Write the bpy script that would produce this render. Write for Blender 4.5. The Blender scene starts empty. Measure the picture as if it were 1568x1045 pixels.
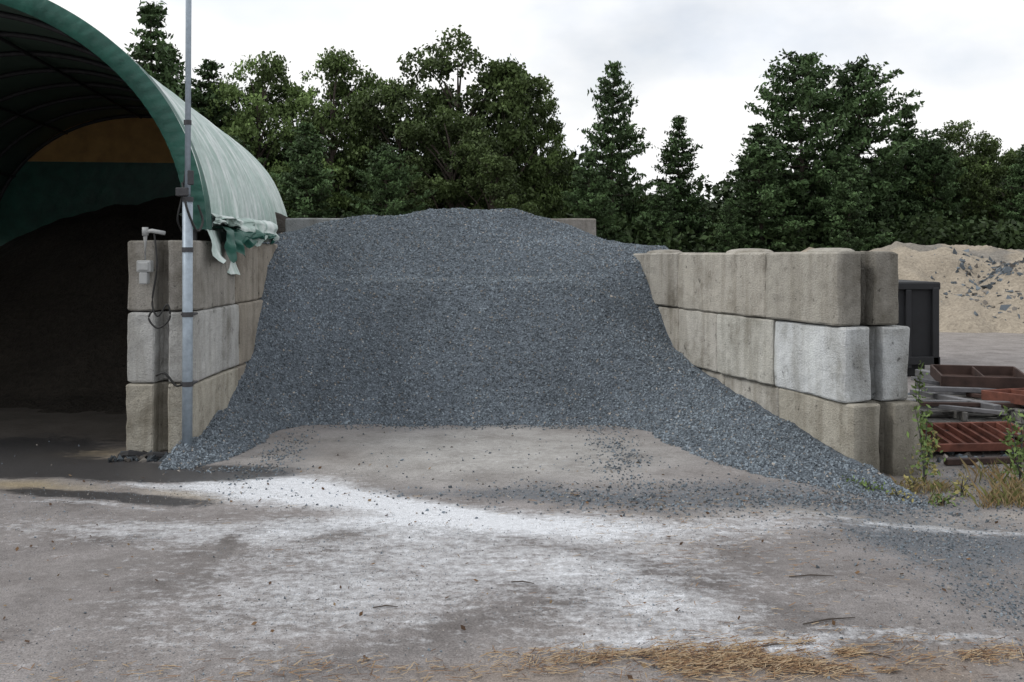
import bpy, bmesh, math, random
import numpy as np
from mathutils import Vector, Matrix, noise as mnoise
random.seed(7); rng=np.random.default_rng(7)
scene=bpy.context.scene
scene.view_settings.view_transform='Standard'; scene.view_settings.look='None'; scene.view_settings.exposure=0
ROOT=scene.collection

# ------------------------------------------------------------ helpers
_T=[np.random.default_rng(100+i).random((256,256)) for i in range(8)]
def vn(x,y,s=0):
    T=_T[s%8]; x=np.asarray(x,float); y=np.asarray(y,float)
    xi=np.floor(x).astype(int); yi=np.floor(y).astype(int); fx=x-xi; fy=y-yi
    fx=fx*fx*(3-2*fx); fy=fy*fy*(3-2*fy)
    a=T[xi&255,yi&255]; b=T[(xi+1)&255,yi&255]; c=T[xi&255,(yi+1)&255]; d=T[(xi+1)&255,(yi+1)&255]
    return (a*(1-fx)+b*fx)*(1-fy)+(c*(1-fx)+d*fx)*fy
def fbm(x,y,s=0,o=4):
    r=0;w=.5;t=0
    for i in range(o):
        r=r+w*vn(x*2**i+13.7*i,y*2**i+7.1*i,s+i); t+=w; w*=.55
    return r/t
def ss(t): t=np.clip(t,0,1); return t*t*(3-2*t)

def mesh_np(name,V,F,mats,col=None,mi=None,smooth=False,extra=None,link=True):
    V=np.asarray(V,dtype=np.float32); F=np.asarray(F,dtype=np.int32)
    me=bpy.data.meshes.new(name); k=F.shape[1]
    me.vertices.add(len(V)); me.vertices.foreach_set('co',V.ravel())
    me.loops.add(F.size); me.loops.foreach_set('vertex_index',F.ravel())
    me.polygons.add(len(F)); me.polygons.foreach_set('loop_start',np.arange(0,F.size,k,dtype=np.int32))
    if not isinstance(mats,(list,tuple)): mats=[mats]
    for m in mats: me.materials.append(m)
    me.update(calc_edges=True)
    if mi is not None: me.polygons.foreach_set('material_index',np.asarray(mi,dtype=np.int32))
    me.polygons.foreach_set('use_smooth',np.full(len(F),smooth))
    if col is not None:
        c=np.ones((len(V),4),dtype=np.float32); c[:,:3]=col
        a=me.color_attributes.new('Col','FLOAT_COLOR','POINT'); a.data.foreach_set('color',c.ravel())
    if extra is not None:
        for n,v in extra.items():
            a=me.attributes.new(n,'FLOAT','POINT'); a.data.foreach_set('value',np.asarray(v,dtype=np.float32))
    me.validate(clean_customdata=False)
    ob=bpy.data.objects.new(name,me)
    if link: ROOT.objects.link(ob)
    return ob
def grid_faces(nx,ny):
    i=np.arange((nx-1)*(ny-1)); a=(i//(nx-1))*nx+i%(nx-1)
    return np.stack([a,a+1,a+nx+1,a+nx],1)
def empty(name,loc=(0,0,0)):
    e=bpy.data.objects.new(name,None); e.location=loc; e.empty_display_size=.2; ROOT.objects.link(e); return e
def par(child,p,name=None):
    child.parent=p
    child.matrix_parent_inverse=Matrix.Translation(p.location).inverted()
    if name: child.name=name

# node helpers
def newmat(name):
    m=bpy.data.materials.new(name); m.use_nodes=True; nt=m.node_tree
    return m,nt,nt.nodes['Principled BSDF']
def ramp(nt,fac,stops):
    r=nt.nodes.new('ShaderNodeValToRGB'); e=r.color_ramp.elements
    while len(e)<len(stops): e.new(.5)
    for i,(p,c) in enumerate(stops):
        e[i].position=p; e[i].color=(c,c,c,1) if isinstance(c,(int,float)) else (*c,1)
    nt.links.new(fac,r.inputs[0]); return r.outputs[0]
def mixc(nt,mode,f,a,b):
    m=nt.nodes.new('ShaderNodeMix'); m.data_type='RGBA'; m.blend_type=mode
    for s,v in ((0,f),(6,a),(7,b)):
        if hasattr(v,'node'): nt.links.new(v,m.inputs[s])
        else: m.inputs[s].default_value=v if s==0 else (*v,1)
    return m.outputs[2]
def math_(nt,op,a,b,clamp=False):
    m=nt.nodes.new('ShaderNodeMath'); m.operation=op; m.use_clamp=clamp
    for s,v in ((0,a),(1,b)):
        if hasattr(v,'node'): nt.links.new(v,m.inputs[s])
        else: m.inputs[s].default_value=v
    return m.outputs[0]
def noise_tex(nt,scale,detail=4,rough=.6,sc=None,coord='Object'):
    tc=nt.nodes.new('ShaderNodeTexCoord'); n=nt.nodes.new('ShaderNodeTexNoise')
    n.inputs['Scale'].default_value=scale; n.inputs['Detail'].default_value=detail; n.inputs['Roughness'].default_value=rough
    if sc:
        mp=nt.nodes.new('ShaderNodeMapping'); mp.inputs['Scale'].default_value=sc
        nt.links.new(tc.outputs[coord],mp.inputs[0]); nt.links.new(mp.outputs[0],n.inputs['Vector'])
    else: nt.links.new(tc.outputs[coord],n.inputs['Vector'])
    return n.outputs['Fac']
def bump(nt,h,strength,dist,bsdf):
    b=nt.nodes.new('ShaderNodeBump'); b.inputs['Strength'].default_value=strength; b.inputs['Distance'].default_value=dist
    nt.links.new(h,b.inputs['Height']); nt.links.new(b.outputs[0],bsdf.inputs['Normal'])
def attrcol(nt,n='Col'):
    a=nt.nodes.new('ShaderNodeAttribute'); a.attribute_name=n; return a
def simple(name,c,rough=.7,metal=0,var=.35,scale=8,bs=.3,bd=.01):
    m,nt,b=newmat(name)
    n=noise_tex(nt,scale,5); r=ramp(nt,n,[(.3,1-var),(.7,1+var*.6)])
    nt.links.new(mixc(nt,'MULTIPLY',1,c,r),b.inputs['Base Color'])
    b.inputs['Roughness'].default_value=rough; b.inputs['Metallic'].default_value=metal
    bump(nt,n,bs,bd,b); return m

# ------------------------------------------------------------ materials
def mat_vcol(name,rough=.85,fine=120,var=(.6,1.35),bs=.5,bd=.01,sc2=18):
    m,nt,b=newmat(name); a=attrcol(nt)
    n1=noise_tex(nt,fine,2,.7); n2=noise_tex(nt,sc2,3,.65)
    r1=ramp(nt,n1,[(.3,var[0]),(.7,var[1])]); r2=ramp(nt,n2,[(.3,.85),(.7,1.13)])
    c=mixc(nt,'MULTIPLY',1,a.outputs['Color'],r1); c=mixc(nt,'MULTIPLY',1,c,r2)
    nt.links.new(c,b.inputs['Base Color']); b.inputs['Roughness'].default_value=rough
    b.inputs['Specular IOR Level'].default_value=.3
    bump(nt,n1,bs,bd,b); return m
def mat_plain(name,rough=.85,spec=.25):
    m,nt,b=newmat(name); a=attrcol(nt); nt.links.new(a.outputs['Color'],b.inputs['Base Color'])
    b.inputs['Roughness'].default_value=rough; b.inputs['Specular IOR Level'].default_value=spec; return m
m,nt,b=newmat('dusty_asphalt'); a=attrcol(nt)
nf=noise_tex(nt,120,2,.75); nm=noise_tex(nt,22,4,.7); nl=noise_tex(nt,2.6,6,.7); ns_=noise_tex(nt,6,5,.7,sc=(1,2.0,1))
c=mixc(nt,'MULTIPLY',1,a.outputs['Color'],ramp(nt,nl,[(.3,(.70,.68,.67)),(.5,(1,1,1)),(.7,(1.24,1.24,1.25))]))
def mask(attr,noise,amp,thr,gain):
    at=attrcol(nt,attr).outputs['Fac']; q=math_(nt,'MULTIPLY',math_(nt,'SUBTRACT',noise,.5),amp); q=math_(nt,'ADD',at,q); q=math_(nt,'SUBTRACT',q,thr)
    return math_(nt,'MULTIPLY',q,gain,True)
grit=mask('grit',nm,1.8,.38,2.0); c=mixc(nt,'MIX',math_(nt,'MULTIPLY',grit,.8),c,(.105,.118,.135))
mixn=math_(nt,'ADD',math_(nt,'MULTIPLY',ns_,.6),math_(nt,'MULTIPLY',nm,.4))
salt=mask('salt',mixn,2.0,.27,1.4); c=mixc(nt,'MIX',math_(nt,'MULTIPLY',salt,.92),c,(.68,.70,.735))
wetm=mask('wet',ns_,1.1,.24,3.0); c=mixc(nt,'MIX',math_(nt,'MULTIPLY',wetm,.92),c,(.048,.047,.048))
c=mixc(nt,'MULTIPLY',1,c,ramp(nt,nf,[(.32,.60),(.5,1),(.68,1.28)]))
c=mixc(nt,'MULTIPLY',1,c,ramp(nt,nm,[(.3,.82),(.7,1.13)]))
nt.links.new(c,b.inputs['Base Color']); nt.links.new(ramp(nt,wetm,[(0,.92),(1,.4)]),b.inputs['Roughness']); b.inputs['Specular IOR Level'].default_value=.3
bump(nt,nf,.6,.008,b); M_ground=m
M_stone=mat_plain('crushed_stone',.8,.3)
M_pile=mat_vcol('gravel_bed',.9,fine=55,var=(.4,1.45),bs=1,bd=.02)
M_sand=mat_vcol('sand_heap',.95,fine=14,var=(.75,1.2),bs=.8,bd=.06,sc2=2)

m,nt,b=newmat('cast_concrete'); a=attrcol(nt)
n1=noise_tex(nt,2.2,6,.68); n2=noise_tex(nt,1.0,4,.6,sc=(7,7,.7)); n3=noise_tex(nt,70,2,.7); n4=noise_tex(nt,11,5,.72)
c=mixc(nt,'MULTIPLY',1,a.outputs['Color'],ramp(nt,n1,[(.3,(.58,.565,.53)),(.5,(1,1,1)),(.72,(1.13,1.13,1.11))]))
c=mixc(nt,'MULTIPLY',.7,c,ramp(nt,n2,[(.3,(.58,.56,.52)),(.55,(1,1,1)),(.75,(1.08,1.08,1.06))]))
c=mixc(nt,'MULTIPLY',1,c,ramp(nt,n3,[(.3,.84),(.65,1.08)]))
c=mixc(nt,'MULTIPLY',1,c,ramp(nt,n4,[(.31,.35),(.38,1.0),(.7,1.06)]))
nt.links.new(c,b.inputs['Base Color']); b.inputs['Roughness'].default_value=.9; b.inputs['Specular IOR Level'].default_value=.2
bump(nt,math_(nt,'ADD',n4,n3),.7,.018,b); M_conc=m

M_leaf=mat_plain('foliage',.6,.2); M_bark=simple('bark',(.07,.055,.045),.9,scale=3)
M_litter=mat_plain('dry_litter',.9,.2)
M_pipe=simple('galvanised_pipe',(.33,.39,.45),.5,.25,.2,20,.1,.002)
M_dark=simple('dark_fitting',(.04,.04,.045),.6,0,.3,20)
M_cable=simple('black_cable',(.015,.015,.015),.6)
M_box=simple('grey_box_plastic',(.35,.36,.36),.55,0,.15,20)
M_rust=simple('rusty_steel',(.17,.062,.042),.85,.1,.6,7,.4,.006)
M_rustd=simple('dark_rusty_steel',(.06,.036,.03),.85,.2,.5,6,.4,.006)
M_steel=simple('weathered_steel',(.17,.17,.18),.65,.3,.4,6,.3,.004)
M_grey=simple('weathered_timber',(.20,.195,.185),.85,0,.5,9,.4,.006)
M_black=simple('black_painted_steel',(.010,.011,.014),.7,0,.4,4)
M_ply=simple('plywood',(.50,.30,.11),.8,0,.25,4)
M_rubber=simple('rubber',(.03,.03,.032),.8)
m,nt,b=newmat('weathered_tarp'); 
n1=noise_tex(nt,1.6,6,.65); n2=noise_tex(nt,1,5,.65,sc=(1.2,8,1.2)); n3=noise_tex(nt,14,4,.6)
c=mixc(nt,'MIX',ramp(nt,n1,[(.32,0),(.6,1)]),(.25,.37,.32),(.45,.54,.51))
c=mixc(nt,'MIX',ramp(nt,n2,[(.46,0),(.62,.75)]),c,(.72,.76,.75))
c=mixc(nt,'MULTIPLY',1,c,ramp(nt,n3,[(.3,.82),(.6,1.05)]))
nt.links.new(c,b.inputs['Base Color']); b.inputs['Roughness'].default_value=.5; bump(nt,n2,.5,.03,b); M_tarp=m
m,nt,b=newmat('green_tarp'); n1=noise_tex(nt,4,5,.6)
c=mixc(nt,'MIX',ramp(nt,n1,[(.35,0),(.65,1)]),(.004,.055,.040),(.012,.10,.072)); nt.links.new(c,b.inputs['Base Color']); b.inputs['Roughness'].default_value=.5
bump(nt,n1,.6,.03,b); M_green=m
m,nt,b=newmat('tarp_lining'); n1=noise_tex(nt,2,5,.6)
c=mixc(nt,'MIX',n1,(.06,.10,.08),(.12,.18,.145)); nt.links.new(c,b.inputs['Base Color']); b.inputs['Roughness'].default_value=.6; M_lining=m

# ------------------------------------------------------------ terrain functions (metres)
def gz(x,y): return -0.08*ss((np.asarray(x)-1.9)/1.2)+ .012*(fbm(np.asarray(x)*.7,np.asarray(y)*.7,3,3)-.5)
def wx(y): return 2.61-.2827*(np.asarray(y)-7.9)
def interp(y,pts): p=np.array(pts); return np.interp(y,p[:,0],p[:,1])
def pile_h(x,y):
    x=np.asarray(x,float); y=np.asarray(y,float)
    wob=.34*(fbm(x*1.3,y*.3,1,4)-.5)
    yc=y+wob*np.where(y<10.6,1,.9)
    C=interp(yc,[(9.45,-.10),(9.76,0),(9.92,.10),(10.1,.28),(10.95,1.25),(11.1,1.38),(11.6,1.44),(11.72,1.52),(12.9,2.28),(14.5,2.5)])
    L=interp(y,[(7.3,-.1),(7.8,.02),(8.3,.14),(9.23,.27),(10.15,.70),(10.8,1.55),(11.3,1.82),(13,2.05)])
    R=interp(y,[(6.4,-.1),(7.0,.02),(7.7,.14),(8.8,.27),(9.82,.40),(10.84,.66),(11.35,1.18),(11.7,1.6),(12.2,1.8),(13,1.9)])
    dl=x+2.7; dr=wx(y)-x
    wl=np.clip(1-dl/(.66+.28*(fbm(y*1.3,x*.2,2,3)-.5)),0,1)**1.05
    wr=np.clip(1-dr/(1.12+.45*ss((9.9-y)/1.8)+.45*(fbm(y*1.2,x*.2,4,3)-.5)),0,1)**1.15
    low=np.maximum(C,-.12)
    h=low*(1-np.clip(wl+wr,0,1))+L*wl+R*wr
    h=np.where((y<9.4)&(wl<=0)&(wr<=0),-.1,h)
    crest=interp(x,[(-3.3,1.55),(-3.0,1.88),(-2.6,2.05),(-2.0,2.18),(-1.3,2.25),(-.7,2.31),(0,2.30),(.5,2.22),(.8,2.08),(1.1,1.92),(1.5,1.80),(1.9,1.78),(2.3,1.3),(3.3,-.3)])
    k=.08
    d=np.clip((crest-h)/k*.5+.5,0,1); h=crest*(1-d)+h*d-k*d*(1-d)*.5
    out=(x>wx(y)+.3)
    h=np.where(out,np.minimum(h,crest-ss((11.9-y)/.7)*1.9),h)
    h=np.where((y<9),h-.5*ss((-2.78-x)/.25)-.35*ss((x-wx(y)-.02)/.4)*(y<8.6),h)
    h=h+.11*(fbm(x*2.0,y*2.0,5,4)-.5)*ss((h+.02)/.15)+.02*(vn(x*11,y*11,2)-.5)
    return h

# ------------------------------------------------------------ ground
def stretch(a,b,step,lo,hi,n):
    core=np.arange(a,b,step); t=np.linspace(0,1,n)[1:]
    left=a-(a-lo)*t**3; right=core[-1]+(hi-core[-1])*t**3
    return np.concatenate([left[::-1],core,right])
xs=stretch(-8,9,.055,-400,400,40); ys=stretch(3,16.5,.055,-30,900,50)
X,Y=np.meshgrid(xs,ys); x=X.ravel(); y=Y.ravel(); Z=gz(x,y)
wx1=x+.45*(fbm(x*1.1,y*1.1,0,5)-.5); wy1=y+.45*(fbm(x*1.1+40,y*1.1,1,5)-.5)
def blob(cx,cy,rx,ry,ang=0,p=1.0,e=2):
    c,s=math.cos(ang),math.sin(ang); u=(wx1-cx)*c+(wy1-cy)*s; v=-(wx1-cx)*s+(wy1-cy)*c
    return p*np.exp(-((u/rx)**2+(v/ry)**2)**(e/2))
base=np.array([.232,.216,.211]); col=np.tile(base,(len(x),1))
f1=fbm(x*.6,y*.6,2,5)[:,None]; col=col*(.75+.5*f1)
def lay(mask,c):
    global col
    mask=np.clip(mask,0,1)[:,None]; col=col*(1-mask)+np.array(c)*mask
far=ss((y-14)/12); lay(far*.8,(.29,.262,.235))
lay(far*ss((fbm(x*.08,y*.5,4,3)-.5)*6)*.5,(.17,.15,.135))
st=fbm(x*2.3,y*.9,6,4); st2=fbm(x*5,y*5,5,4)
grit=blob(1.8,6.85,2.0,.50,-.08,.75,3)+blob(2.6,5.9,.75,.42,-.3,.8)+blob(2.5,4.9,.5,.8,.1,.62)+blob(3.4,6.0,1.2,.3,0,.6)+blob(-.3,6.9,1.6,.20,-.10,.5)+blob(-1.85,8.2,.25,1.0,0,.5)+blob(1.0,8.4,.3,.9,.2,.5)+blob(0,9.65,2.5,.2,0,.6)+blob(-1.1,8.1,.4,.7,.2,.42)+blob(.4,7.9,.18,.8,-.3,.38)+blob(3.4,7.7,1.2,.5,0,.5)
lay(blob(-.3,8.45,1.8,1.25,0,1,4)*.95,(.35,.34,.325))
lay(blob(2.3,6.35,1.0,.16,-.1,.7),(.32,.30,.275)); lay(blob(3.6,6.6,.8,.12,0,.7),(.34,.31,.28))
lay(blob(-1.6,8.5,.35,.7,.3,.55),(.20,.18,.165))
salt=blob(-1.85,7.2,.6,.36,-.35,1.5)+blob(-1.05,6.72,1.0,.22,-.5,1.25)+blob(-.6,6.1,2.3,.28,.02,.95)+blob(-.15,5.3,1.7,.75,0,.52)+blob(.75,4.75,.45,.8,.2,.45)+blob(1.25,4.32,1.0,.10,.05,.6)+blob(2.9,6.2,.9,.08,-.1,.45)+blob(-1.2,4.5,1.0,.8,.2,.26)+blob(-2.9,6.62,.7,.07,-.1,.5)+blob(-2.75,7.25,.4,.08,-.3,.6)+blob(-.1,8.2,1.3,.9,0,.20)+blob(.2,6.2,2.5,2.0,0,.06)
wet=blob(-3.4,7.72,1.5,.36,-.03,1.2,3)+blob(-2.85,6.85,.85,.14,-.18,1.05,3)+blob(-2.6,7.6,.45,.2,-.1,1.1)+blob(-4.3,8.6,1.0,.7,0,.9)
wet=np.clip(wet,0,1)
lay(blob(-3.6,7.15,.5,.14,-.15,.85),(.33,.27,.17)); lay(blob(-3.55,8.35,.45,.3,.2,.75),(.28,.22,.13)); lay(blob(-2.35,6.95,.35,.09,-.4,.8)*1,(.38,.34,.28))
lay(blob(-1.67,5.75,.07,.28,-.1,.85),(.13,.12,.115)); lay(blob(-1.0,5.9,.3,.12,0,.6),(.15,.14,.135))
salt*=(1-.8*blob(-1.67,5.75,.09,.3,-.1,1))*(1-.7*blob(-1.0,5.9,.3,.12,0,1))
for (cx,cy,r,w_,p_) in [(-1.2,3.1,3.0,.13,.5),(-1.0,3.0,2.25,.12,.3),(3.2,1.5,4.5,.16,.3),(2.4,1.0,4.4,.15,.28)]:
    d=np.abs(np.hypot(wx1*.5+x*.5-cx,wy1*.5+y*.5-cy)-r); tm=np.exp(-(d/w_)**2)*p_*ss((9-y)); lay(tm,(.12,.11,.108)); salt=salt*(1-.6*tm)
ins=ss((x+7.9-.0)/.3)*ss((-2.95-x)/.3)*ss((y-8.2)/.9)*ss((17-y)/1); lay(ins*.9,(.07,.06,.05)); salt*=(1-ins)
lay(blob(1.0,3.95,1.6,.22,.05,.6,3)*ss((st2-.25)*3),(.21,.16,.12))
lay(blob(3.9,7.5,1.6,.55,0,.8,3)*ss((st2-.2)*3),(.18,.155,.125))
col=np.clip(col,.01,.9)
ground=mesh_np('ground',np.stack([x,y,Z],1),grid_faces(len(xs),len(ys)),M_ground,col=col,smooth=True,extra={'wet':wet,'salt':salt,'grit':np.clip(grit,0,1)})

# ------------------------------------------------------------ stones
OCT=np.array([[1,0,0],[0,1,0],[-1,0,0],[0,-1,0],[0,0,1],[0,0,-1]],float)
OF=np.array([[0,1,4],[1,2,4],[2,3,4],[3,0,4],[1,0,5],[2,1,5],[3,2,5],[0,3,5]])
def randrot(n):
    q=rng.normal(size=(n,4)); q/=np.linalg.norm(q,axis=1)[:,None]; w,a,b_,c=q.T
    return np.stack([1-2*(b_*b_+c*c),2*(a*b_-c*w),2*(a*c+b_*w),2*(a*b_+c*w),1-2*(a*a+c*c),2*(b_*c-a*w),2*(a*c-b_*w),2*(b_*c+a*w),1-2*(a*a+b_*b_)],1).reshape(n,3,3)
def stones(P,r):
    n=len(P); v=OCT[None]*(1+.35*(rng.random((n,6,1))-.5)*2)+rng.normal(size=(n,6,3))*.16
    v=v*np.stack([1+.5*rng.random(n),.8+.4*rng.random(n),.6+.35*rng.random(n)],1)[:,None,:]
    v=np.einsum('nij,nkj->nki',randrot(n),v)*r[:,None,None]+P[:,None,:]
    F=(OF[None]+6*np.arange(n)[:,None,None]).reshape(-1,3)
    return v.reshape(-1,3),F
def stonecol(n,tint=0,lo=.09,hi=.22,p=1.4):
    g=lo+hi*rng.random(n)**p
    c=np.stack([g*.85,g*1.0,g*1.14],1); br=rng.random(n)<(.05+tint); c[br]=np.stack([g[br]*1.4,g[br]*1.28,g[br]*1.15],1)
    return np.repeat(c,6,axis=0)

pile_parent=empty('gravel_pile',(0,11,0))
px=np.arange(-3.3,3.35,.04); py=np.arange(6.2,14.2,.04); PX,PY=np.meshgrid(px,py); h=pile_h(PX,PY)
pz=np.where(h>0,h+gz(PX,PY),gz(PX,PY)-.05+np.minimum(h,0))
fc=np.clip(fbm(PX*1.5,PY*1.5,1,4).ravel(),0,1)
ccol=np.array([.130,.153,.180])[None]*(.8+.4*fc[:,None])
V=np.stack([PX.ravel(),PY.ravel(),pz.ravel()],1)
g=mesh_np('gravel_bed',V,grid_faces(len(px),len(py)),M_pile,col=ccol,smooth=True); par(g,pile_parent)
n=210000
sx=rng.uniform(-3.25,3.0,n); sy=rng.uniform(6.2,13.7,n); sh=pile_h(sx,sy)
ok=(sh>-0.002)&((sx>-2.7)|(sh>1.82)|(sy<8.3))&((sx<wx(sy))|((sh>1.7))|(sy<7.6))
ok&=(sy<13.3)
sx,sy,sh=sx[ok],sy[ok],sh[ok]; r=rng.uniform(.006,.0140,len(sx))
v,F=stones(np.stack([sx,sy,np.maximum(sh,0)+gz(sx,sy)+.002],1),r)
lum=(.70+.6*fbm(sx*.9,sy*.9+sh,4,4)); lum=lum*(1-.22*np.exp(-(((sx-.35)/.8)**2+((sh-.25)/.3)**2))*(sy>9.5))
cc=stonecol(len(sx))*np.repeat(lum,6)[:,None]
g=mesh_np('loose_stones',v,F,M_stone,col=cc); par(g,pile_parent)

n=420000
sx=rng.uniform(-5,6.5,n); sy=3.2+ (13-3.2)*rng.random(n)**1.2
hh=pile_h(sx,sy)
def gb(cx,cy,rx,ry,p): return p*np.exp(-(((sx-cx)/rx)**2+((sy-cy)/ry)**2))
dens=.0025+gb(2.0,6.85,1.5,.36,.6)+gb(.9,8.4,.2,1.0,.4)+gb(-.3,6.9,1.4,.09,.07)+gb(-1.98,8.3,.14,.8,.4)+gb(2.6,5.9,.6,.30,.42)+gb(2.55,4.9,.42,.7,.36)+gb(3.3,6.0,.9,.2,.3)+gb(-1.5,6.6,1.3,.07,.03)+gb(0,9.68,2.2,.12,.6)+gb(3.6,7.6,1.0,.5,.12)+gb(-2.1,7.72,.35,.10,.45)
dens+=gb(-.2,8.2,1.2,.9,.007)
dens*=(.15+1.75*fbm(sx*2.5,sy*2.5,3,3)**1.4)
ok=(rng.random(n)<dens)&(hh<.01)&~((sx<-2.65)&(sx>-3.35)&(sy>8.25))&~((sx>wx(sy)-.02)&(sx<wx(sy)+.68)&(sy>7.5))
sx,sy=sx[ok],sy[ok]; r=np.where(sy<6.3,rng.uniform(.003,.0075,len(sx)),rng.uniform(.0045,.011,len(sx)))*(1+.6*(rng.random(len(sx))<.03))
v,F=stones(np.stack([sx,sy,gz(sx,sy)+r*.35],1),r)
mesh_np('loose_gravel',v,F,M_stone,col=stonecol(len(sx),.08,.08,.2))
n=30000; sx=rng.uniform(-3.6,4.5,n); sy=rng.uniform(3.6,7.4,n); k_=fbm(sx*1.7,sy*1.7,6,3)>rng.uniform(.3,.75,n); sx,sy=sx[k_],sy[k_]
r=rng.uniform(.0013,.0038,len(sx)); v,F=stones(np.stack([sx,sy,gz(sx,sy)+r*.4],1),r); mesh_np('yard_grit',v,F,M_stone,col=stonecol(len(sx),.3,.07,.38))

# ------------------------------------------------------------ concrete block walls
def block_bm(bm,p0,dirv,length,width,height,z0,colr,key=False,notch=True,endtone=1.0):
    d=Vector((dirv[0],dirv[1],0)).normalized(); o=Vector((d.y,-d.x,0))
    w,l=width,length; nd=.15; nw=.062; ch=.014
    prof=[(ch,0)]
    if notch: prof+=[(w/2-nw-.012,0),(w/2-nw,.012),(w/2-nw*.85,nd*.75),(w/2-nw*.5,nd),(w/2+nw*.5,nd),(w/2+nw*.85,nd*.75),(w/2+nw,.012),(w/2+nw+.012,0)]
    prof+=[(w-ch,0),(w,ch),(w,l-ch),(w-ch,l),(ch,l),(0,l-ch),(0,ch)]
    ring=[]
    for i in range(len(prof)):
        a=Vector(prof[i]); b_=Vector(prof[(i+1)%len(prof)]); k=max(1,int((b_-a).length/.07))
        for j in range(k): ring.append(a.lerp(b_,j/k))
    c0=Vector((w/2,l/2)); Hh=height-.009
    zs=[(0,.016),(.006,.005),(.018,0)]+[(.018+(Hh-.036)*i/8,0) for i in range(1,9)]+[(Hh-.006,.006),(Hh,.020)]
    s=random.random()*50; tilt=random.uniform(-.006,.006); off=random.uniform(-.014,.014)
    n=len(ring); b0=len(bm['v'])
    def disp(c):
        q=Vector((c.x*3+s,c.y*3,c.z*3+p0[0]))
        c=c+Vector((mnoise.noise(q),mnoise.noise(q+Vector((9,3,1))),mnoise.noise(q+Vector((2,8,5)))*.6))*.011
        q=q*5; return c+Vector((mnoise.noise(q),mnoise.noise(q+Vector((9,3,1))),0))*.007
    def put(c,f=1.0):
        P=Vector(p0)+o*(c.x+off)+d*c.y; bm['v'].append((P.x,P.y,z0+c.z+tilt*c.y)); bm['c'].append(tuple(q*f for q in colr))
    for (z,ins_) in zs:
        for q in ring:
            m_=max(0,mnoise.noise(Vector((q.x*7+s,q.y*7,z*2))))*(.03 if ins_>0 else 0)
            t=c0-q; e=Vector((min(abs(t.x),ins_+m_)*(1 if t.x>0 else -1),min(abs(t.y),ins_+m_)*(1 if t.y>0 else -1)))
            ex=e.x if (q.x<.03 or q.x>w-.03) else 0; ey=e.y
            if not(q.y<nd+.01 or q.y>l-.03): ey=0
            f=endtone if (q.y<nd+.01 and q.x>.02 and q.x<w) else 1.0  # near end face: side-light shading painted into vertex colour, along with weather staining
            if q.y>.02 and q.y<nd+.01 and .02<q.x<w-.02: f*=.75  # groove recess: shade and some dirt painted into vertex colour
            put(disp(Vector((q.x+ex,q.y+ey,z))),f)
    for j in range(len(zs)-1):
        for i in range(n): bm['f'].append([b0+j*n+i,b0+j*n+(i+1)%n,b0+(j+1)*n+(i+1)%n,b0+(j+1)*n+i])
    bm['f'].append([b0+i for i in range(n)][::-1]); bm['f'].append([b0+(len(zs)-1)*n+i for i in range(n)])
    if key:
        k0=random.uniform(.2,.35)*l; k1=k0+random.uniform(.3,.45)*l; b1=len(bm['v']); U=16
        for r_,zz in [(1,-.03),(.92,.015),(.75,.035),(.4,.045),(.05,.047)]:
            for i in range(U):
                a=6.2832*i/U; put(disp(Vector((w*.42+math.cos(a)*r_*w*.36,(k0+k1)/2+math.sin(a)*r_*(k1-k0)/2,Hh+zz*.85))))
        for j in range(4):
            for i in range(U): bm['f'].append([b1+j*U+i,b1+j*U+(i+1)%U,b1+(j+1)*U+(i+1)%U,b1+(j+1)*U+i])
        bm['f'].append([b1+4*U+i for i in range(U)])
def wall_obj(name,bm):
    me=bpy.data.meshes.new(name); me.from_pydata(bm['v'],[],bm['f']); me.materials.append(M_conc)
    a=me.color_attributes.new('Col','FLOAT_COLOR','POINT')
    a.data.foreach_set('color',np.concatenate([np.array(bm['c']),np.ones((len(bm['c']),1))],1).astype(np.float32).ravel())
    me.update(); ob=bpy.data.objects.new(name,me); ROOT.objects.link(ob); return ob
def B(): return {'v':[],'f':[],'c':[]}
T1=(.43,.405,.36); T2=(.36,.34,.305); T3=(.48,.46,.42); W1=(.60,.62,.63); G1=(.30,.285,.26)
H=.61
bm=B(); d=(-.272,.962)
def pt(t,off=0): return (2.61+d[0]*t+off*d[1],7.9+d[1]*t-off*d[0],0)
def course(bm,ptf,d,joints,cols,z,w,offs=0,key=False,endtone=1.0):
    for i in range(len(joints)-1):
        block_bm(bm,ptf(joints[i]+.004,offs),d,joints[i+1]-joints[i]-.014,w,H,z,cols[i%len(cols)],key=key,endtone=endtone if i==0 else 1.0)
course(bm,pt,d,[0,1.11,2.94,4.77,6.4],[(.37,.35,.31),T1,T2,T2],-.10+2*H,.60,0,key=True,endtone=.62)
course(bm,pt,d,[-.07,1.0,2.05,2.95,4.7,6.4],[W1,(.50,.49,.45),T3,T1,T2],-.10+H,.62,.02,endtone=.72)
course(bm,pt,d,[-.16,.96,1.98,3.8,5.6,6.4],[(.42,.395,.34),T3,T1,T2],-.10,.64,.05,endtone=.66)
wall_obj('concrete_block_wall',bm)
bm=B(); dl=(0,1)
def ptl(t,off=0): return (-3.27+off,8.33+t,0)
course(bm,ptl,dl,[0,1.25,2.1,3.9,5.4],[G1,(.31,.28,.24),(.29,.26,.22),T2],2*H,.57)
course(bm,ptl,dl,[-.02,1.35,2.25,3.9,5.4],[(.43,.43,.42),(.31,.28,.24),T2,T2],H,.575)
course(bm,ptl,dl,[-.03,1.3,3.1,4.2,5.4],[(.41,.385,.33),(.31,.28,.24),T2,T2],0,.585)
wall_obj('concrete_block_wall',bm)
bm=B(); db=(1,0)
def ptb(t,off=0): return (-3.22+t,14.45,0)
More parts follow.
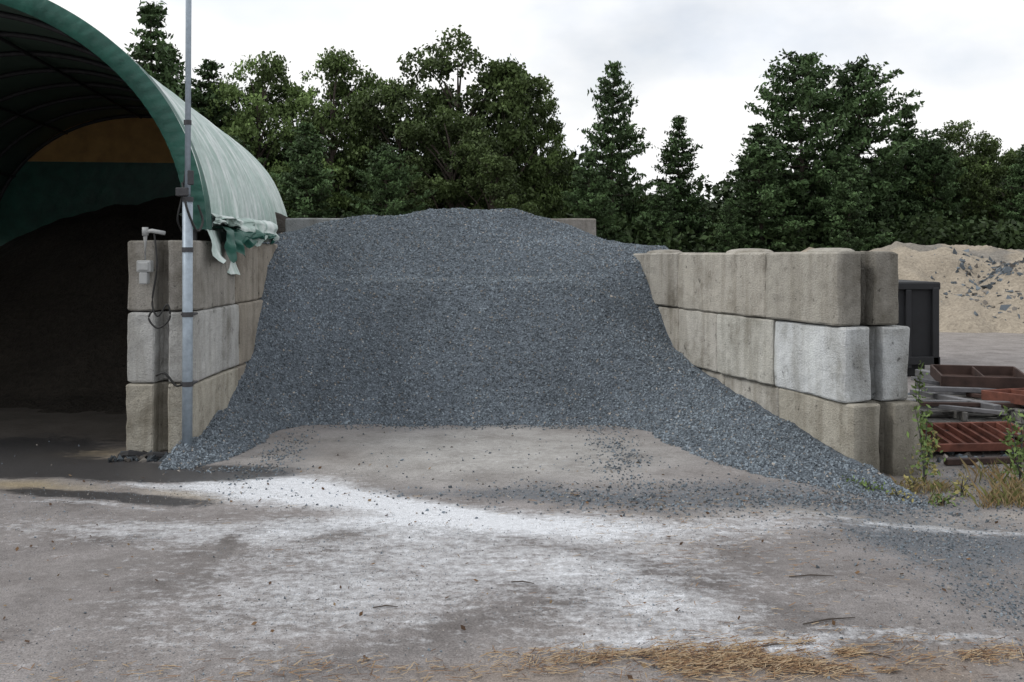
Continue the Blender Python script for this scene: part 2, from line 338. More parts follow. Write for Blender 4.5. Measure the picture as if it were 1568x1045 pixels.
for k in range(4):
    j=[0,1.5,3.3,4.6] if k%2 else [0,.9,2.7,4.55]
    course(bm,ptb,db,j if k<3 else [0,1.5,3.3,4.42],[(.25,.255,.26),(.22,.23,.24),(.29,.27,.25)],-.22+k*H,.6,key=False)
wall_obj('concrete_block_wall',bm)

# ------------------------------------------------------------ tube helper
def tube_v(V,F,pts,rs,n=8,caps=False):
    pts=[Vector(p) for p in pts]; b0=len(V)
    if not hasattr(rs,'__len__'): rs=[rs]*len(pts)
    for i,p in enumerate(pts):
        t=(pts[min(i+1,len(pts)-1)]-pts[max(i-1,0)]).normalized()
        u=t.cross(Vector((0,0,1))); 
        if u.length<.05: u=t.cross(Vector((1,0,0)))
        u.normalize(); w=t.cross(u)
        for k in range(n):
            a=2*math.pi*k/n; V.append(tuple(p+(u*math.cos(a)+w*math.sin(a))*rs[i]))
    for i in range(len(pts)-1):
        for k in range(n):
            F.append((b0+i*n+k,b0+i*n+(k+1)%n,b0+(i+1)*n+(k+1)%n,b0+(i+1)*n+k))
    if caps:
        F.append(tuple(b0+k for k in range(n))[::-1]); F.append(tuple(b0+(len(pts)-1)*n+k for k in range(n)))
def pyobj(name,V,F,mat,smooth=False):
    me=bpy.data.meshes.new(name); me.from_pydata(V,[],F); me.materials.append(mat)
    for p in me.polygons: p.use_smooth=smooth
    me.update(); ob=bpy.data.objects.new(name,me); ROOT.objects.link(ob); return ob
def boxes(name,lst,mat,bev=.006):
    bm_=bmesh.new()
    for (c,s,rz) in lst:
        r=bmesh.ops.create_cube(bm_,size=1)
        M=Matrix.Translation(c)@(rz if isinstance(rz,Matrix) else Matrix.Rotation(rz,4,'Z'))@Matrix.Diagonal((*s,1))
        bmesh.ops.transform(bm_,matrix=M,verts=r['verts'])
    if bev: bmesh.ops.bevel(bm_,geom=bm_.edges[:],offset=bev,segments=1,affect='EDGES')
    me=bpy.data.meshes.new(name); bm_.to_mesh(me); bm_.free(); me.materials.append(mat)
    ob=bpy.data.objects.new(name,me); ROOT.objects.link(ob); return ob

# ------------------------------------------------------------ fabric shed
shed=empty('fabric_storage_shed',(-5.14,8.2,0))
sd=Vector((-.131,.991,0)).normalized(); sr=Vector((sd.y,-sd.x,0)); F0=Vector((-5.14,8.25,0)); A=2.46; Bh=2.19; Z0=1.92; LEN=8.3
def sp(th,s,off=0):
    return F0+sr*((A+off)*math.cos(th))+sd*s+Vector((0,0,Z0+(Bh+off)*math.sin(th)))
def shell(name,off,mat,s0,s1,ns,th0=0,th1=math.pi,nt_=72,scal=.035,wk=1):
    V=[];F=[]
    for j in range(ns+1):
        s=s0+(s1-s0)*j/ns; sag=-scal*abs(math.sin(math.pi*s/1.03))**.7
        for i in range(nt_+1):
            th=th0+(th1-th0)*i/nt_
            wr=.014*mnoise.noise(Vector((th*3,s*2.5,off*30)))+(.03*mnoise.noise(Vector((th*1.2,s*5,3)))+.02*mnoise.noise(Vector((th*2.5,s*11,6))))*max(.15,1-th*1.1)*wk
            V.append(tuple(sp(th,s,off+sag+wr)))
    for j in range(ns):
        for i in range(nt_):
            a=j*(nt_+1)+i; F.append((a,a+1,a+nt_+2,a+nt_+1))
    o=pyobj(name,V,F,mat,True); par(o,shed); return o
shell('roof_fabric',0,M_tarp,.0,LEN,200)
shell('roof_lining',-.05,M_lining,.02,LEN-.02,100,wk=0)
shell('front_trim',.03,M_green,-.03,.22,8,scal=0,nt_=160)
V=[];F=[]; nT=220
for i in range(nT+1):
    th=math.pi*i/nT; pl=.02*math.sin(i*1.9)+.02*mnoise.noise(Vector((i*.3,0,0)))
    for k,(o_,s_) in enumerate([(.03,-.03),(-.02,-.05+pl),(-.10,-.045-pl*.6),(-.15,.0+pl*.5)]): V.append(tuple(sp(th,s_,o_)))
for i in range(nT):
    for k in range(3): a=i*4+k; F.append((a,a+1,a+5,a+4))
o=pyobj('front_trim_flange',V,F,M_green,True); par(o,shed)
V=[];F=[]
for s in [0.05]+[1.03*k for k in range(1,9)]:
    tube_v(V,F,[tuple(sp(math.pi*i/40,s,-.09)) for i in range(41)],.03,8)
for th in (.5,1.05,1.57,2.1,2.6):
    tube_v(V,F,[tuple(sp(th,0,-.12)),tuple(sp(th,LEN,-.12))],.02,6)
for s in [0.05,1.03*2,1.03*4,1.03*6,LEN-.05]:
    for sg in (0,math.pi):
        p=sp(sg,s,-.09); tube_v(V,F,[tuple(p),(p.x,p.y,1.78)],.03,8)
o=pyobj('steel_hoops',V,F,M_dark,True); par(o,shed)
V=[];F=[]; ns=150; rows=6
for j in range(ns+1):
    s=LEN*j/ns; dep=.13+.10*max(0,mnoise.noise(Vector((s*1.7,0,4)))*2)+.05*random.random()+(.14 if s<1.7 else 0)
    for k in range(rows+1):
        t=k/rows; p=sp(0,s,0); out=.03+.05*t*math.sin(s*9+2*mnoise.noise(Vector((s*2,t,0))))+.06*t*mnoise.noise(Vector((s*3,t*2,7)))+.10*t
        V.append((p.x+sr.x*out,p.y+sr.y*out,p.z-dep*t))
for j in range(ns):
    for k in range(rows): a=j*(rows+1)+k; F.append((a,a+1,a+rows+2,a+rows+1))
o=pyobj('fabric_skirt',V,F,M_tarp,True); par(o,shed)
def drape(name,y0,y1,x0,ztop,dep,mat,seed,out=.06):
    V=[];F=[];nu=60;nv=18
    for j in range(nu+1):
        u=j/nu; yy=y0+(y1-y0)*u
        dd=dep*(.55+.35*math.sin(u*5+seed)+.55*mnoise.noise(Vector((u*9,seed,0)))+.25*mnoise.noise(Vector((u*25,seed,0))))
        for k in range(nv+1):
            t=k/nv
            fold=.035*math.sin(u*30+3*mnoise.noise(Vector((u*3,t*2,seed))))*(.3+t)
            if t<.4: px_=x0-.30+.30*t/.4; zz=ztop+.02+.05*mnoise.noise(Vector((u*6,t*6,seed)))
            else: px_=x0+out*.6; zz=ztop-(t-.4)/.6*dd
            V.append((px_+fold+.04*mnoise.noise(Vector((u*8,t*5,seed+3))),yy+.03*mnoise.noise(Vector((u*5,t*6,seed+9))),zz+.02*mnoise.noise(Vector((u*14,t*9,seed)))))
    for j in range(nu):
        for k in range(nv): a=j*(nv+1)+k; F.append((a,a+1,a+nv+2,a+nv+1))
    o=pyobj(name,V,F,mat,True); par(o,shed)
drape('draped_tarp',9.0,10.9,-2.66,1.93,.26,M_green,1.0)
drape('draped_tarp_pale',8.8,11.2,-2.70,2.04,.22,M_tarp,4.0)
def gable(name,za,zb,mat,s,th=.04):
    V=[];F=[];n=48
    zs=np.linspace(za,zb,n)
    for z in zs:
        q=min(1,max(0,(z-Z0)/Bh)); w=(A-.08)*math.sqrt(max(0,1-q*q))
        for sg in (-1,1): 
            p=F0+sr*(w*sg)+sd*s; V.append((p.x,p.y,z))
    for i in range(n-1): F.append((2*i,2*i+1,2*i+3,2*i+2))
    o=pyobj(name,V,F,mat); par(o,shed)
gable('rear_gable_plywood',3.24,Z0+Bh-.08,M_ply,LEN-.06)
gable('rear_gable_tarp',1.7,3.24,M_green,LEN-.05)
gable('rear_gable_outer',1.7,Z0+Bh-.09,M_tarp,LEN-.015)
bm=B()
def ptq(t,off=0): p=F0+sr*(-A-.3)+sd*(LEN-.25); return (p.x+sr.x*t,p.y+sr.y*t,0)
for k in range(3): course(bm,ptq,(sr.x,sr.y),[0,1.8,3.6,5.5],[G1],k*H,.6)
def ptw(t,off=0): p=F0+sr*(-A-.3)+sd*t; return (p.x,p.y,0)
for k in range(3): course(bm,ptw,(sd.x,sd.y),[0,1.8,3.6,5.4,7.3],[G1,T2],k*H,.6)
def ptv(t,off=0): p=F0+sr*(A-.42)+sd*(5.9+t); return (p.x,p.y,0)
for k in range(3): course(bm,ptv,(sd.x,sd.y),[0,1.9],[T2],k*H,.6)
o=wall_obj('bunker_walls',bm); par(o,shed)
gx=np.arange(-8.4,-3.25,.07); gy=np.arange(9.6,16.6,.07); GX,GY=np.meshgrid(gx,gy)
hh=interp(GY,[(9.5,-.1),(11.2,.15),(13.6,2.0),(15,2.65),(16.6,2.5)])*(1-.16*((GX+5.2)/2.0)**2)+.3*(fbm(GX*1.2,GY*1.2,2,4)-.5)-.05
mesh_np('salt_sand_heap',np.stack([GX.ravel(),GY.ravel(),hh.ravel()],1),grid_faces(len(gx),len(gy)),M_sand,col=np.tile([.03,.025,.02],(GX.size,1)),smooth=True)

# ------------------------------------------------------------ pole, conduit, cables on left wall
pole=empty('steel_pole',(-2.706,8.17,0)); V=[];F=[]
tube_v(V,F,[(-2.71,8.17,-.05),(-2.706,8.17,1.0),(-2.706,8.17,2.16)],.042,14,True)
o=pyobj('lower_pipe',V,F,M_pipe,True); par(o,pole)
V=[];F=[]; tube_v(V,F,[(-2.706,8.17,2.12),(-2.69,8.17,5.2)],.024,12,True); o=pyobj('upper_pipe',V,F,M_pipe,True); par(o,pole)
V=[];F=[]
for z in (2.80,2.16,1.74,1.20,.62): tube_v(V,F,[(-2.705,8.17,z-.02),(-2.705,8.17,z+.02)],.047 if z<2.5 else .032,12,True)
o=pyobj('pipe_clamps',V,F,M_dark); par(o,pole)
o=boxes('pole_bracket',[((-2.74,8.16,2.22),(.10,.09,.07),0),((-2.68,8.17,2.34),(.05,.05,.12),.3),((-2.72,8.26,1.2),(.10,.15,.02),0),((-2.72,8.26,.62),(.10,.15,.02),0)],M_dark); par(o,pole)
ce=empty('electrical_conduit',(-3.1,8.27,1.5)); V=[];F=[]
tube_v(V,F,[(-3.10,8.28,1.52),(-3.10,8.28,1.86),(-3.08,8.28,1.895),(-3.04,8.27,1.90),(-2.93,8.27,1.88)],.018,10,True)
tube_v(V,F,[(-3.10,8.28,1.86),(-3.10,8.28,1.93)],.026,10,True)
o=pyobj('conduit_pipe',V,F,M_box,True); par(o,ce)
o=boxes('outlet_box',[((-3.10,8.275,1.60),(.12,.08,.10),0),((-3.10,8.26,1.50),(.07,.07,.10),0),((-3.10,8.232,1.60),(.09,.02,.07),0)],M_box,.008); par(o,ce)
V=[];F=[]
def cab(pts,r=.008):
    P=[Vector(p) for p in pts]; out=[]
    for i in range(len(P)-1):
        p0=P[max(i-1,0)];p1=P[i];p2=P[i+1];p3=P[min(i+2,len(P)-1)]
        for k in range(6):
            t=k/6; out.append(tuple(.5*((2*p1)+(p2-p0)*t+(2*p0-5*p1+4*p2-p3)*t*t+(3*p1-p0-3*p2+p3)*t**3)))
    out.append(tuple(P[-1])); tube_v(V,F,out,r,6)
cab([(-3.02,8.27,1.88),(-2.99,8.25,1.6),(-3.03,8.25,1.3),(-2.98,8.24,1.18),(-2.90,8.24,1.28),(-2.88,8.24,1.16),(-2.98,8.24,1.08),(-3.06,8.25,1.16),(-3.02,8.25,1.24)])
cab([(-3.0,8.25,.68),(-2.92,8.24,.70),(-2.83,8.24,.60),(-2.76,8.2,.61)],.010)
cab([(-2.80,8.3,1.9),(-2.80,8.2,2.0),(-2.76,8.2,2.2),(-2.72,8.2,2.5)],.008)
cab([(-2.76,8.2,2.3),(-2.70,8.12,2.1),(-2.64,8.2,1.9),(-2.62,8.3,1.98),(-2.66,8.3,2.12)],.010)
o=pyobj('loose_cables',V,F,M_cable,True); par(o,ce)
V=[];F=[]
tube_v(V,F,[(-3.28,8.20,.02),(-3.16,8.10,.05),(-3.05,8.18,.02),(-2.95,8.08,.045),(-2.84,8.14,.02),(-2.78,8.05,.02)],[.02,.035,.025,.03,.028,.015],7,True)
pyobj('rubber_hose_scrap',V,F,M_rubber,False)
n=160; v,F=stones(np.stack([rng.uniform(-3.3,-2.75,n),rng.uniform(8.02,8.28,n),np.full(n,.01)],1),rng.uniform(.01,.04,n)); mesh_np('wall_foot_rubble',v,F,M_stone,col=stonecol(n,.2,.03,.1))

# ------------------------------------------------------------ scrap metal, dumpster
g0=-.08
o=boxes('steel_dumpster',[((5.4,15.4,.69),(1.5,2.3,1.15),0),((5.4,14.24,1.24),(1.62,.10,.10),0),((5.4,15.4,1.27),(1.62,2.4,.06),0),((6.14,14.22,.62),(.09,.10,1.2),0),((5.75,14.22,.62),(.08,.08,1.14),0),((5.3,14.22,.62),(.08,.08,1.14),0),((5.4,14.22,.16),(1.6,.10,.12),0),((6.18,15.0,.65),(.06,.1,1.1),0),((6.18,15.8,.65),(.06,.1,1.1),0),((5.4,15.4,.02),(1.3,2.1,.2),0)],M_black,.01)
def tray(name,c,sx_,sy_,hh,rz,mat,tilt=0,mid=2):
    L=[];t=.025
    for sg in (-1,1):
        L.append(((0,sg*sy_/2,0),(sx_,t,hh))); L.append(((sg*sx_/2,0,0),(t,sy_,hh)))
    L.append(((0,0,-hh/2+.01),(sx_,sy_,.015)))
    for k in range(mid): L.append((((k+1)/(mid+1)*sx_-sx_/2,0,0.01),(t*.7,sy_,hh*.7)))
    M=Matrix.Translation(c)@Matrix.Rotation(rz,4,'Z')@Matrix.Rotation(tilt,4,'X')
    R=Matrix.Rotation(rz,4,'Z')@Matrix.Rotation(tilt,4,'X')
    return boxes(name,[(M@Vector(p),s,R) for p,s in L],mat,.004)
def pallet(c,rz,tilt=0,sx_=1.1,sy_=.9):
    L=[]
    for k in range(6): L.append(((0,-sy_/2+sy_*(k+.5)/6,.055),(sx_,.10,.018)))
    for k in (-1,0,1): L.append(((k*sx_*.45,0,0),(.045,sy_,.09)))
    for k in (0,2,5): L.append(((0,-sy_/2+sy_*(k+.5)/6,-.055),(sx_,.10,.018)))
    R=Matrix.Rotation(rz,4,'Z')@Matrix.Rotation(tilt,4,'X'); M=Matrix.Translation(c)@R
    return boxes('wooden_pallet',[(M@Vector(p),s,R) for p,s in L],M_grey,.003)
pallet((4.3,9.95,g0+.07),.2); pallet((4.4,10.0,g0+.21),.05,.03); pallet((5.3,9.8,g0+.07),-.15); pallet((5.4,9.9,g0+.21),.1)
tray('rusty_metal_tray',(4.2,8.9,g0+.13),1.0,.55,.07,.10,M_rust,.16,7)
tray('rusty_metal_tray',(5.05,10.6,g0+.46),.85,.6,.12,-.22,M_rustd,.09,1)
tray('rusty_metal_tray',(5.45,9.8,g0+.36),1.1,.8,.10,.3,M_rust,-.04,2)
R=lambda a,b=0:Matrix.Rotation(a,4,'Z')@Matrix.Rotation(b,4,'Y')
boxes('steel_beam_stack',[((4.4,10.75,g0+.05),(1.7,.10,.10),R(.15)),((4.5,10.0,g0+.30),(.08,1.2,.06),R(.3)),((5.0,11.1,g0+.2),(.10,1.4,.4),R(.15)),((5.0,10.3,g0+.35),(1.5,.07,.05),R(.18,.05)),((4.6,9.75,g0+.30),(1.3,.05,.05),R(-.25,-.02)),((4.1,9.3,g0+.05),(.9,.07,.07),R(.5)),((4.3,9.5,g0+.29),(.9,.04,.04),R(-.6,.02)),((4.9,9.2,g0+.14),(.9,.04,.05),R(.7,-.08)),((4.55,10.5,g0+.4),(.7,.05,.04),R(.4,.2))],M_steel,.005)
boxes('rusty_steel_offcuts',[((4.25,8.35,g0+.03),(1.2,.06,.05),R(.14)),((4.9,8.6,g0+.03),(1.0,.05,.05),R(-.25)),((3.95,9.2,g0+.08),(.35,.3,.14),R(.3)),((4.0,10.9,g0+.18),(.26,.3,.34),R(.2)),((4.9,8.95,g0+.10),(.8,.4,.015),R(.3,.1)),((5.2,8.8,g0+.06),(1.0,.06,.10),R(.4)),((3.75,8.75,g0+.05),(.5,.05,.05),R(1.1)),((4.45,9.6,g0+.31),(1.1,.04,.04),R(.05,.02)),((5.0,9.9,g0+.31),(.05,.9,.04),R(.5))],M_rustd,.005)
n=900; P=np.stack([rng.uniform(3.6,6.5,n),rng.uniform(8.0,12.5,n),np.full(n,g0+.01)],1); v,F=stones(P,rng.uniform(.01,.045,n)); mesh_np('rubble_pieces',v,F,M_stone,col=stonecol(n,.5))

# ------------------------------------------------------------ sand heaps far right
gx=np.arange(5.5,34,.12); gy=np.arange(20.5,36,.12); GX,GY=np.meshgrid(gx,gy)
rid=fbm(GX*.35,GY*.15,3,4); front=interp(GY+1.8*(rid-.5),[(20.6,-.15),(22.2,-.02),(23.6,.75),(25.6,1.8),(28,2.0),(33,1.5),(35.5,-.1)])
edge=ss((GX-6.0)/2.2)
hh=front*edge*(.84+.30*fbm(GX*.4,GY*.4,1,3))+.65*(fbm(GX*1.1,GY*1.1,4,5)-.5)*edge*(front>.1)-.1
mound2=1.65-np.hypot((GX-12.6)/1.1,(GY-24.2))*.72+.16*(fbm(GX*2,GY*2,0,4)-.5); hh=np.maximum(hh,mound2)
c=np.tile([.33,.285,.225],(GX.size,1)); dk=(ss((fbm(GX*.6,GY*.6,6,4)-.48)*8)*ss((GX-9)/3)*ss((hh-.3)/.6)).ravel()[:,None]
c=c*(1-dk*.8)+np.array([.19,.18,.165])*dk*.8
mesh_np('sand_heap',np.stack([GX.ravel(),GY.ravel(),hh.ravel()-.06],1),grid_faces(len(gx),len(gy)),M_sand,col=c,smooth=True)
n=4200; qx=rng.normal(12.9,.9,n); qy=rng.normal(24.0,.8,n); k_=fbm(qx*1.2,qy*1.2,2,3)>.42; qx,qy=qx[k_],qy[k_]; n=len(qx)
ix=np.clip(((qx-5.5)/.12).astype(int),0,len(gx)-1); iy=np.clip(((qy-20.5)/.12).astype(int),0,len(gy)-1)
v,F=stones(np.stack([qx,qy,hh[iy,ix]-.07],1),.02+.10*rng.random(n)**4); mesh_np('asphalt_rubble',v,F,M_stone,col=np.clip(stonecol(n,.3,.05,.14),0,.5))

# ------------------------------------------------------------ trees
def leafquads(C,size,colr,upb=.3,asp=1.0,flat=0):
    n=len(C); nr=rng.normal(size=(n,3)); nr[:,2]=nr[:,2]*(1+flat)+upb; nr/=np.linalg.norm(nr,axis=1)[:,None]
    t=rng.normal(size=(n,3)); t-=nr*np.sum(t*nr,1)[:,None]; t/=np.linalg.norm(t,axis=1)[:,None]; b_=np.cross(nr,t)
    s=size[:,None]*.5; a=s*asp
    v=np.stack([C-t*a,C+b_*s*.6+t*a*.1,C+t*a,C-b_*s*.6-t*a*.05],1).reshape(-1,3)
    F=np.arange(4*n).reshape(n,4); return v,F,np.repeat(colr,4,axis=0)
def finish_tree(name,tv,tf,C,size,colr,**k):
    v,F,c=leafquads(C,size,colr,**k); tv=np.array(tv); tf=np.array(tf)
    V=np.concatenate([tv,v]); FF=np.concatenate([tf,F+len(tv)]); cc=np.concatenate([np.full((len(tv),3),.06),c])
    mi=np.concatenate([np.zeros(len(tf)),np.ones(len(F))])
    o=mesh_np(name,V,FF,[M_bark,M_leaf],col=cc,mi=mi,link=False); return o.data
def pine_mesh(seed,H=13,R=5.5,sharp=.6):
    rr=random.Random(seed); V=[];F=[]; C=[];K=[];
    lean=rr.uniform(-.3,.3)
    def tr(z): return Vector((lean*(z/H)**2,0.15*math.sin(z*.5),z))
    tube_v(V,F,[tuple(tr(H*i/10)) for i in range(11)],[.22*(1-i/10.5)+.015 for i in range(11)],7)
    z=H*.08
    while z<H*.985:
        q=z/H; nb=rr.choice([4,5,5,6]) if q<.9 else 4
        a0=rr.uniform(0,6.28); whorl=rr.uniform(.7,1.15)
        for k in range(nb):
            az=a0+k*6.28/nb+rr.uniform(-.4,.4)
            prof=min((1-q)**sharp,.62+.25*q)
            L=max(.25,R*prof*whorl*rr.uniform(.5,1.12)); rise=.02+.42*q
            p0=tr(z); pts=[]
            for j in range(5):
                t=j/4; pts.append((p0.x+math.cos(az)*L*t,p0.y+math.sin(az)*L*t,p0.z+L*rise*t*(.4+.6*t)-.06*L*math.sin(3*t)))
            tube_v(V,F,pts,[.045*(1-q*.6)*(1-j/5)+.006 for j in range(5)],4)
            nc=max(3,int(L*4.8)); tone=rr.uniform(.55,1.4)
            for j in range(nc):
                t=(.25+.75*(j+rr.random())/nc); i=min(3,int(t*4)); f=t*4-i
                bp=Vector(pts[i]).lerp(Vector(pts[i+1]),min(1,f)); side=rr.uniform(-1,1)*.24*L*(1.15-t*.8)
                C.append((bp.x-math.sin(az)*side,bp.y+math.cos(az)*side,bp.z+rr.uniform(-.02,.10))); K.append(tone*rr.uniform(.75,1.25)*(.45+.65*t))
        z+=H*rr.uniform(.030,.048)
    for j in range(8): C.append((lean+rr.gauss(0,.08),rr.gauss(0,.08),H*(.95+.05*j/8))); K.append(1)
    C=np.array(C);K=np.array(K); m=15; n=len(C)
    P=np.repeat(C,m,0)+rng.normal(size=(n*m,3))*np.array([.22,.22,.075]); P[:,2]+=.03
    kk=np.repeat(K,m)*rng.uniform(.75,1.25,n*m); base=np.array([.060,.102,.040])
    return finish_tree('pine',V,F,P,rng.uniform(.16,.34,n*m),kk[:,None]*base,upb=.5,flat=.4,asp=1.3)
def oak_mesh(seed,H=12,R=4.2,low=.12,light=1.0,nl=46):
    rr=random.Random(seed); V=[];F=[];C=[];K=[]
    tube_v(V,F,[(0,0,0),(.05,0,H*.2),(.1,.1,H*.45),(0,.1,H*.75)],[.26,.2,.13,.05],8)
    for l in range(nl):
        az=rr.uniform(0,6.28); q=low+(1-low)*((l+.5)/nl); 
        prof=math.sqrt(max(0,1-((q-.48)/.55)**2)); rad=R*prof*math.sqrt(rr.uniform(.1,1))*rr.uniform(.8,1.12)
        c=Vector((math.cos(az)*rad,math.sin(az)*rad,q*H*.93)); lr=H*rr.uniform(.055,.10)
        zb=max(.15*H,c.z-rad*.9-.5); zb=min(zb,.72*H); b0=Vector((.08,.05,zb)); mid=b0.lerp(c,.5)+Vector((0,0,.25))
        tube_v(V,F,[tuple(b0),tuple(mid),tuple(c)],[.085,.05,.02],5)
        tone=rr.uniform(.6,1.4)
        for j in range(22):
            u=Vector((rr.gauss(0,1),rr.gauss(0,1),rr.gauss(.35,.9))).normalized(); p=c+Vector((u.x*lr*1.2,u.y*lr*1.2,u.z*lr*.75))*rr.uniform(.6,1.15)
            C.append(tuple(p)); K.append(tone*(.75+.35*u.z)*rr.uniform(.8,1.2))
    C=np.array(C);K=np.array(K);m=22;n=len(C)
    P=np.repeat(C,m,0)+rng.normal(size=(n*m,3))*np.array([.19,.19,.13])
    kk=np.repeat(K,m)*rng.uniform(.7,1.3,n*m)*light
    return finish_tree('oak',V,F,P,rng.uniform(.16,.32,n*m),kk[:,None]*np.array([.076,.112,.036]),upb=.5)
PM=[pine_mesh(1,13,4.2,.68),pine_mesh(2,13,5.6,.58),pine_mesh(3,13,3.8,.72),pine_mesh(5,13,6.4,.52)]
OM=[oak_mesh(11,12,4.0),oak_mesh(12,12,4.3,.12,.85),oak_mesh(13,12,3.4,.2,1.5,34)]
def tree(name,me,h0,u,v,Yd,wscale=1.0,rot=None):
    x_=(u-784)/1500*Yd; z_=1.7+(390-v)/1500*Yd+.1
    o=bpy.data.objects.new(name,me); s=z_/h0; o.scale=(s*wscale,s*wscale,s); o.location=(x_,Yd,-.1)
    o.rotation_euler=(0,0,random.uniform(0,6.28) if rot is None else rot); ROOT.objects.link(o)
P=[(2,235,5,58,.9),(0,318,92,60,1),(1,470,190,50,1.0),(3,590,225,50,.9),(1,936,98,56,.68),(1,905,235,52,.9),(0,1042,178,58,.85),(1,1010,280,54,.9),
   (3,1228,86,56,.9),(3,1312,98,57,.9),(0,1165,190,53,1.1),(0,1385,160,60,.9),(3,1430,215,58,.8),(0,1568,222,56,.8),(1,1115,305,52,.8),(1,1300,240,52,1.0),(0,262,70,62,.9),(3,350,210,52,.9)]
for k,u,v,Yd,w in P: tree('pine_tree',PM[k],13,u,v,Yd,w)
O=[(2,397,88,60,.72),(2,508,84,60,.74),(1,455,150,63,.9),(0,612,124,58,.80),(1,702,74,58,.90),(0,775,102,58,.80),(2,822,150,60,.66),(1,690,170,54,.95),(0,560,170,62,.8),(1,1450,194,60,.8),(2,1500,214,60,.8),(0,1548,232,58,.9),(0,1070,310,62,.7),(0,990,300,60,.8),(1,750,230,52,.95),(2,858,225,62,.6),(2,350,130,62,.7)]
for k,u,v,Yd,w in O: tree('oak_tree',OM[k],11.6,u,v,Yd,w)
def belt(name,n,x0,x1,y0,y1,topf,size,base,clump=20,sd_=.5):
    nc=n//clump; cx=rng.uniform(x0,x1,nc); cy=rng.uniform(y0,y1,nc); top=topf(cx)*(.7+.6*fbm(cx*.45,cy*.3,3,4)); cz=top*rng.random(nc)**.8-.1
    P=np.repeat(np.stack([cx,cy,cz],1),clump,0)+rng.normal(size=(nc*clump,3))*sd_*np.array([1,1,.6]); P[:,2]=np.maximum(P[:,2],0)
    kk=np.repeat(rng.uniform(.5,1.35,nc),clump)*rng.uniform(.7,1.3,nc*clump)
    v,F,c=leafquads(P,rng.uniform(*size,nc*clump),kk[:,None]*np.array(base),upb=.4)
    mesh_np(name,v,F,M_leaf,col=c)
belt('distant_tree_belt',70000,-34,46,62,72,lambda x:np.interp(x,[-34,-14,-8,3,9,12,16,30,46],[9.5,8.5,8,8,5.6,4.6,7,8,7]),(.35,.8),(.040,.062,.025))
belt('understory_shrubs',36000,-26,42,52,57,lambda x:np.interp(x,[-26,-5,10,13,25,42],[4,3.6,3.0,3.0,3.4,4.4]),(.2,.5),(.038,.062,.022))
belt('forest_backdrop',18000,-70,95,74,84,lambda x:np.interp(x,[-70,0,12,95],[9,8,5,8]),(.8,1.6),(.03,.048,.02),clump=10,sd_=.9)

# ------------------------------------------------------------ weeds and litter
def weed(name,x_,y_,h_,nl,colr,spread=.12,stalks=3,ls=.05):
    V=[];F=[];C=[];K=[]
    z0=float(gz(x_,y_))
    for s in range(stalks):
        a=random.uniform(0,6.28); l=random.uniform(.6,1)*h_; dx=math.cos(a)*spread*random.random(); dy=math.sin(a)*spread*random.random()
        pts=[(x_+dx*.3*t+dx*t*t,y_+dy*.3*t+dy*t*t,z0+l*t) for t in (0,.33,.66,1)]
        tube_v(V,F,pts,[.006,.005,.004,.002],4)
        for k in range(nl):
            t=random.uniform(.12,1); i=min(2,int(t*3)); p=Vector(pts[i]).lerp(Vector(pts[i+1]),t*3-i); w_=.05*(1.2-t)+.01
            C.append((p.x+random.gauss(0,w_),p.y+random.gauss(0,w_),p.z+random.gauss(0,.01))); K.append(random.uniform(.6,1.3))
    me=finish_tree(name,V,F,np.array(C),rng.uniform(ls*.5,ls*1.1,len(C)),np.array(K)[:,None]*np.array(colr),asp=1.3,upb=.2)
    me.materials.clear(); me.materials.append(M_leaf); me.materials.append(M_leaf)
    o=bpy.data.objects.new(name,me); ROOT.objects.link(o)
gn=(.13,.19,.06); yl=(.27,.24,.09)
weed('tall_weed',3.18,7.55,.78,50,gn,.06,3,.045); weed('tall_weed',3.27,7.75,.45,40,yl,.10,3,.04)
weed('tall_weed',3.92,7.55,.62,60,gn,.10,4,.045); weed('tall_weed',3.85,9.3,.95,60,gn,.08,2); weed('tall_weed',4.25,7.5,.5,40,gn,.1,3); weed('tall_weed',3.55,8.6,.4,40,gn,.12,3)
for (a,b_,h_,c_) in [(2.62,7.15,.13,gn),(2.78,7.05,.08,yl),(3.05,6.95,.10,gn),(3.3,7.2,.16,yl),(2.5,7.3,.08,gn),(3.0,7.35,.16,yl),(-2.62,8.1,.05,gn)]:
    weed('low_weed',a,b_,h_,18,c_,.10,4,.03)
def grass(name,cx,cy,rx,ry,n,h_,cols):
    a=rng.uniform(0,6.28,n); r_=np.sqrt(rng.random(n)); bx=cx+rx*r_*np.cos(a); by=cy+ry*r_*np.sin(a)
    kk=fbm(bx*6,by*6,3,3)>.45; bx,by=bx[kk],by[kk]; n=len(bx); bz=gz(bx,by)-.01
    an=rng.uniform(0,6.28,n); hh_=h_*rng.uniform(.3,1.1,n); ln=hh_*rng.uniform(.1,1.1,n); w_=.0028
    px_=np.cos(an);py_=np.sin(an)
    v=np.stack([np.stack([bx-py_*w_,by+px_*w_,bz],1),np.stack([bx+py_*w_,by-px_*w_,bz],1),
        np.stack([bx+px_*ln*.4+py_*w_*.8,by+py_*ln*.4-px_*w_*.8,bz+hh_*.6],1),np.stack([bx+px_*ln,by+py_*ln,bz+hh_],1)],1).reshape(-1,3)
    cidx=rng.integers(0,len(cols),n); c=np.array(cols)[cidx]*rng.uniform(.7,1.2,n)[:,None]
    mesh_np(name,v,np.arange(4*n).reshape(n,4),M_litter,col=np.repeat(c,4,0))
gc=[(.26,.18,.09),(.16,.17,.06),(.30,.24,.13),(.28,.21,.12)]
grass('grass_tuft',3.4,7.0,.42,.14,620,.12,gc); grass('grass_tuft',3.75,7.15,.45,.2,700,.15,gc); grass('grass_tuft',3.1,7.4,.25,.12,220,.10,gc)
